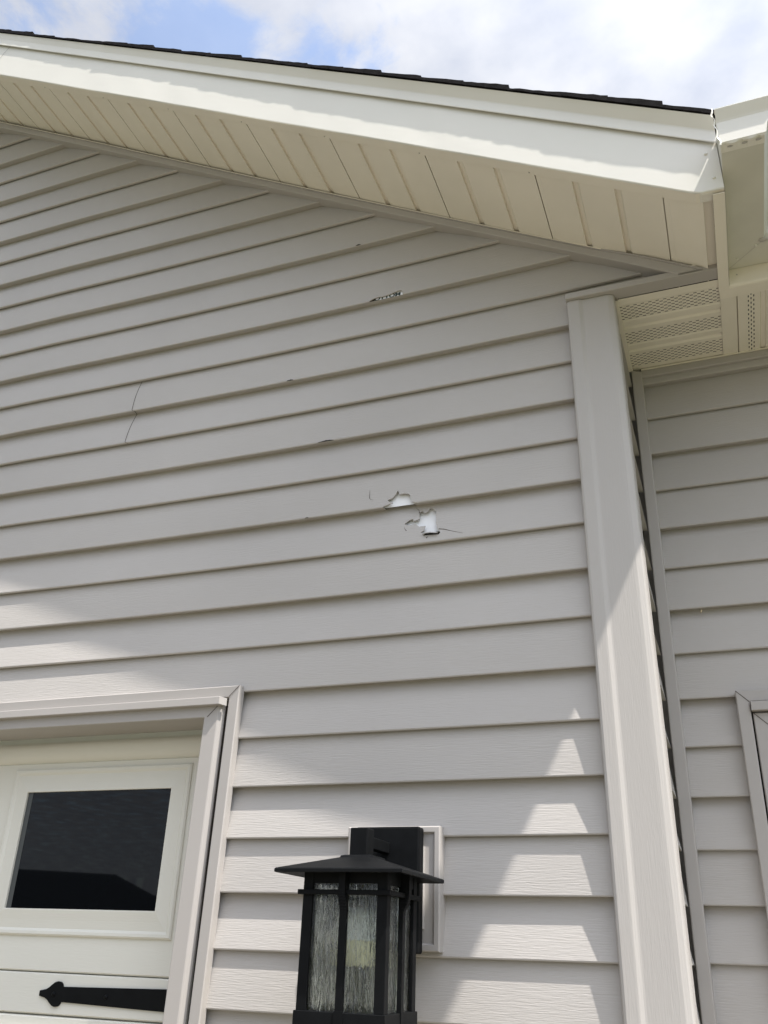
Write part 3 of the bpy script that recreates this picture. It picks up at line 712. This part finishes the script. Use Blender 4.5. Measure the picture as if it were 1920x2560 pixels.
def strap_outline():
    up = [(-1.166, 0.0015), (-1.1655, 0.0050), (-1.158, 0.0065), (-1.148, 0.0085), (-1.140, 0.0125), (-1.132, 0.0190), (-1.124, 0.0245), (-1.116, 0.0265), (-1.108, 0.0255), (-1.1025, 0.0215), (-1.1005, 0.0165), (-1.098, 0.0155), (-0.70, 0.0248)]
    return [(x_, 1.4165 + d) for x_, d in up] + [(x_, 1.4152 - d) for x_, d in reversed(up)]
ol = strap_outline()
hg.hexa([(x_, YD - 0.0045, z - 0.006 * (x_ + 1.1) * 0.2) for x_, z in ol], [(x_, YD + 0.001, z - 0.006 * (x_ + 1.1) * 0.2) for x_, z in ol])
strap = hg.build('strap_hinge', M['black'], door, label='black spade-ended strap hinge')
for bx in (-1.123, -0.972):
    m_ = MB(); n = 10
    m_.sweep([[(bx + r * math.cos(a * math.tau / n), YD - 0.0045 - h, 1.4155 + r * math.sin(a * math.tau / n)) for a in range(n + 1)] for r, h in ((0.0055, 0), (0.0048, 0.0022), (0.0028, 0.0036), (0.0002, 0.004))])
    m_.build('bolt', M['black'], strap, smooth=True)

# ------------------------------------------------------------------ mounting block and wall lantern
blk = thing('mounting_block', 'taupe rectangular siding block behind the black lantern', 'mounting block', (-0.216, 0.0, 1.653))
bloc = lambda x, y, z: (x + 0.216, y, z - 1.653)
def rl(hx, hz, y): return [(-hx, y, -hz), (hx, y, -hz), (hx, y, hz), (-hx, y, hz), (-hx, y, -hz)]
bm_ = MB(); bm_.sweep([rl(0.1035, 0.1185, 0.024), rl(0.1035, 0.1185, -0.022), rl(0.1010, 0.1160, -0.0245), rl(0.0920, 0.1070, -0.0245), rl(0.0905, 0.1055, -0.0230), rl(0.0880, 0.1030, -0.0185), rl(0.0870, 0.1020, -0.0185)])
bm_.add(rl(0.0870, 0.1020, -0.0185)[:4], [(0, 1, 2, 3)]); bm_.build('block_frame', M['trim'], blk, label='raised taupe frame of the block')
cp = MB(); cp.sweep([rl(0.0700, 0.078, -0.018), rl(0.0700, 0.078, -0.0275), rl(0.0690, 0.077, -0.0290)]); cp.add(rl(0.0690, 0.077, -0.0290)[:4], [(0, 1, 2, 3)])
cp.build('backing_plate', M['trim'], blk)

LX, LY = -0.220, -0.179
lan = thing('wall_lantern', 'black square craftsman wall lantern with seeded glass', 'wall lamp', (-0.217, -0.029, 1.65))
lo = lambda p: (p[0] + 0.217, p[1] + 0.029, p[2] - 1.65)
class LB(MB):
    def build(s, *a, **k):
        s.v = [lo(p) for p in s.v]; return MB.build(s, *a, **k)
LB().box(-0.288, -0.1455, -0.0600, -0.0292, 1.5300, 1.7665).build('back_plate', M['black'], lan, bevel=0.004)
LB().box(LX - 0.022, LX + 0.0145, LY - 0.018, LY + 0.0185, 1.690, 1.7480).build('stem', M['black'], lan, bevel=0.002)
LB().box(LX - 0.008, LX + 0.010, LY + 0.016, -0.059, 1.7130, 1.7350).build('arm', M['black'], lan, bevel=0.0015)
def sq(h, z): return [(LX - h, LY - h, z), (LX + h, LY - h, z), (LX + h, LY + h, z), (LX - h, LY + h, z)]
ro = LB(); ro.sweep([s_ + [s_[0]] for s_ in (sq(0.084, 1.6660), sq(0.1235, 1.6575), sq(0.1258, 1.6585), sq(0.1258, 1.6635), sq(0.124, 1.6655), sq(0.0345, 1.6920), sq(0.0325, 1.6955), sq(0.0275, 1.6970))])
ro.add(sq(0.0275, 1.6970), [(0, 1, 2, 3)]); ro.add(sq(0.084, 1.6660), [(3, 2, 1, 0)])
ro.build('lamp_roof', M['black'], lan)
hd = LB(); 
for a in range(4):                                    # header boards under the roof
    pass
def side_box(mb, u0, u1, d0, d1, z0, z1, which):
    """a box on one of the four faces: u along the face, d out from the centre"""
    for s_ in which:
        if s_ == 'front': mb.box(LX + u0, LX + u1, LY - d1, LY - d0, z0, z1)
        if s_ == 'back': mb.box(LX + u0, LX + u1, LY + d0, LY + d1, z0, z1)
        if s_ == 'right': mb.box(LX + d0, LX + d1, LY + u0, LY + u1, z0, z1)
        if s_ == 'left': mb.box(LX - d1, LX - d0, LY + u0, LY + u1, z0, z1)
H = 0.0835; ALL = ('front', 'back', 'right', 'left')
hb = LB(); side_box(hb, -H + 0.001, H - 0.001, 0.070, H - 0.0012, 1.6425, 1.6665, ALL); hb.build('header', M['black'], lan)
for sx in (-1, 1):
    for sy in (-1, 1):
        x0, x1 = sorted((LX + sx * H, LX + sx * (H - 0.0195))); y0, y1 = sorted((LY + sy * H, LY + sy * (H - 0.0195)))
        LB().box(x0, x1, y0, y1, 1.434, 1.6640).build('corner_post', M['black'], lan, bevel=0.001)
rn = LB(); side_box(rn, -0.0915, 0.0915, 0.0840, 0.0915, 1.6225, 1.6310, ('front', 'back')); side_box(rn, -0.0838, 0.0838, 0.0840, 0.0915, 1.6226, 1.6309, ('left', 'right')); rn.build('band', M['black'], lan, bevel=0.0008)
for s_ in ALL:
    mt_ = LB(); side_box(mt_, -0.0068, 0.0068, 0.0785, 0.0872, 1.434, 1.5995, (s_,)); side_box(mt_, -0.0066, 0.0066, 0.0785, 0.0985, 1.630, 1.6640, (s_,))
    # curved bracket at the head of each mullion
    for q in range(6):
        z0 = 1.5995 + 0.0305 * q / 6; side_box(mt_, -0.0067, 0.0067, 0.0785, 0.0872 + 0.0110 * math.sin((q + 0.5) / 6 * math.pi / 2), z0 + 0.00005, z0 + 0.0305 / 6, (s_,))
    side_box(mt_, -0.0085, 0.0085, 0.0795, 0.0885, 1.4105, 1.4365, (s_,))
    mt_.build('mullion', M['black'], lan)
ty = LB(); ty.sweep([q_ + [q_[0]] for q_ in (sq(0.078, 1.4345), sq(0.0855, 1.4345), sq(0.0865, 1.4335), sq(0.0865, 1.4125), sq(0.084, 1.4100), sq(0.050, 1.4085))]); ty.add(sq(0.050, 1.4085), [(3, 2, 1, 0)]); ty.add(sq(0.078, 1.4345), [(0, 1, 2, 3)])
ty.build('tray', M['black'], lan)
for s_ in ALL:
    for u0, u1 in ((-0.0640, -0.0068), (0.0068, 0.0640)):
        p_ = LB(); side_box(p_, u0, u1, 0.0745, 0.0775, 1.4345, 1.6430, (s_,)); p_.build('glass_pane', M['seeded'], lan)
def tube(mb, prof_, n=20):
    mb.sweep([[(LX + r * math.cos(a * math.tau / n), LY + r * math.sin(a * math.tau / n), z) for a in range(n + 1)] for r, z in prof_]); return mb
tube(LB(), [(0.0005, 1.6080), (0.012, 1.6070), (0.0255, 1.5980), (0.0300, 1.5840), (0.0300, 1.5490)]).build('bulb', M['bulb'], lan, smooth=True)
tube(LB(), [(0.0300, 1.5489), (0.0310, 1.5470), (0.0310, 1.5080), (0.0290, 1.5060), (0.0005, 1.5058)]).build('bulb_sleeve', M['bulb_base'], lan, smooth=True)
tube(LB(), [(0.0125, 1.5055), (0.0125, 1.4360)]).build('socket', M['black'], lan, smooth=True)

# ------------------------------------------------------------------ little cocoon on the entry wall
cc = thing('cocoon', 'tiny tan insect cocoon on the shaded right-hand siding', 'cocoon', (0.4505, 0.3565, 2.324))
m_ = MB(); n = 8
m_.sweep([[(r * math.cos(a * math.tau / n) + sx, r * 0.8 * math.sin(a * math.tau / n), z) for a in range(n + 1)] for r, z, sx in ((0.0002, 0.006, 0.001), (0.0018, 0.004, 0.001), (0.0022, 0.001, 0.0), (0.0014, -0.002, -0.0006), (0.0002, -0.004, -0.001))])
m_.build('husk', M['cocoon'], cc, smooth=True)

# ------------------------------------------------------------------ house across the street (seen in the door glass)
nb = thing('neighbour_house', 'house across the street with dark hipped roof mirrored in the door window', 'house', (-40, -44, 0))
nbm = MB(); nbm.box(-12, 8.6, -5, 5, -0.02, 2.9); nbm.build('wall', M['far_wall'], nb)
nr = MB()
nr.add([(-13, -6, 2.8), (9.3, -6, 2.8), (9.3, 6, 2.8), (-13, 6, 2.8), (-9, 0, 5.72), (6.6, 0, 5.10)], [(0, 1, 5, 4), (1, 2, 5), (2, 3, 4, 5), (3, 0, 4), (0, 3, 2, 1)])
nr.build('roof', M['shingle'], nb)
nw = MB(); nw.box(8.9, 24, -4, 4.0, -0.02, 2.6); nw.build('wing_wall', M['far_wall'], nb)
nr2 = MB(); nr2.add([(7.5, -5, 2.5), (25, -5, 2.5), (25, 5, 2.5), (7.5, 5, 2.5), (7.5, 0, 4.05), (25, 0, 3.9)], [(0, 1, 5, 4), (2, 3, 4, 5), (1, 2, 5), (3, 0, 4), (0, 3, 2, 1)]); nr2.build('wing_roof', M['shingle'], nb)
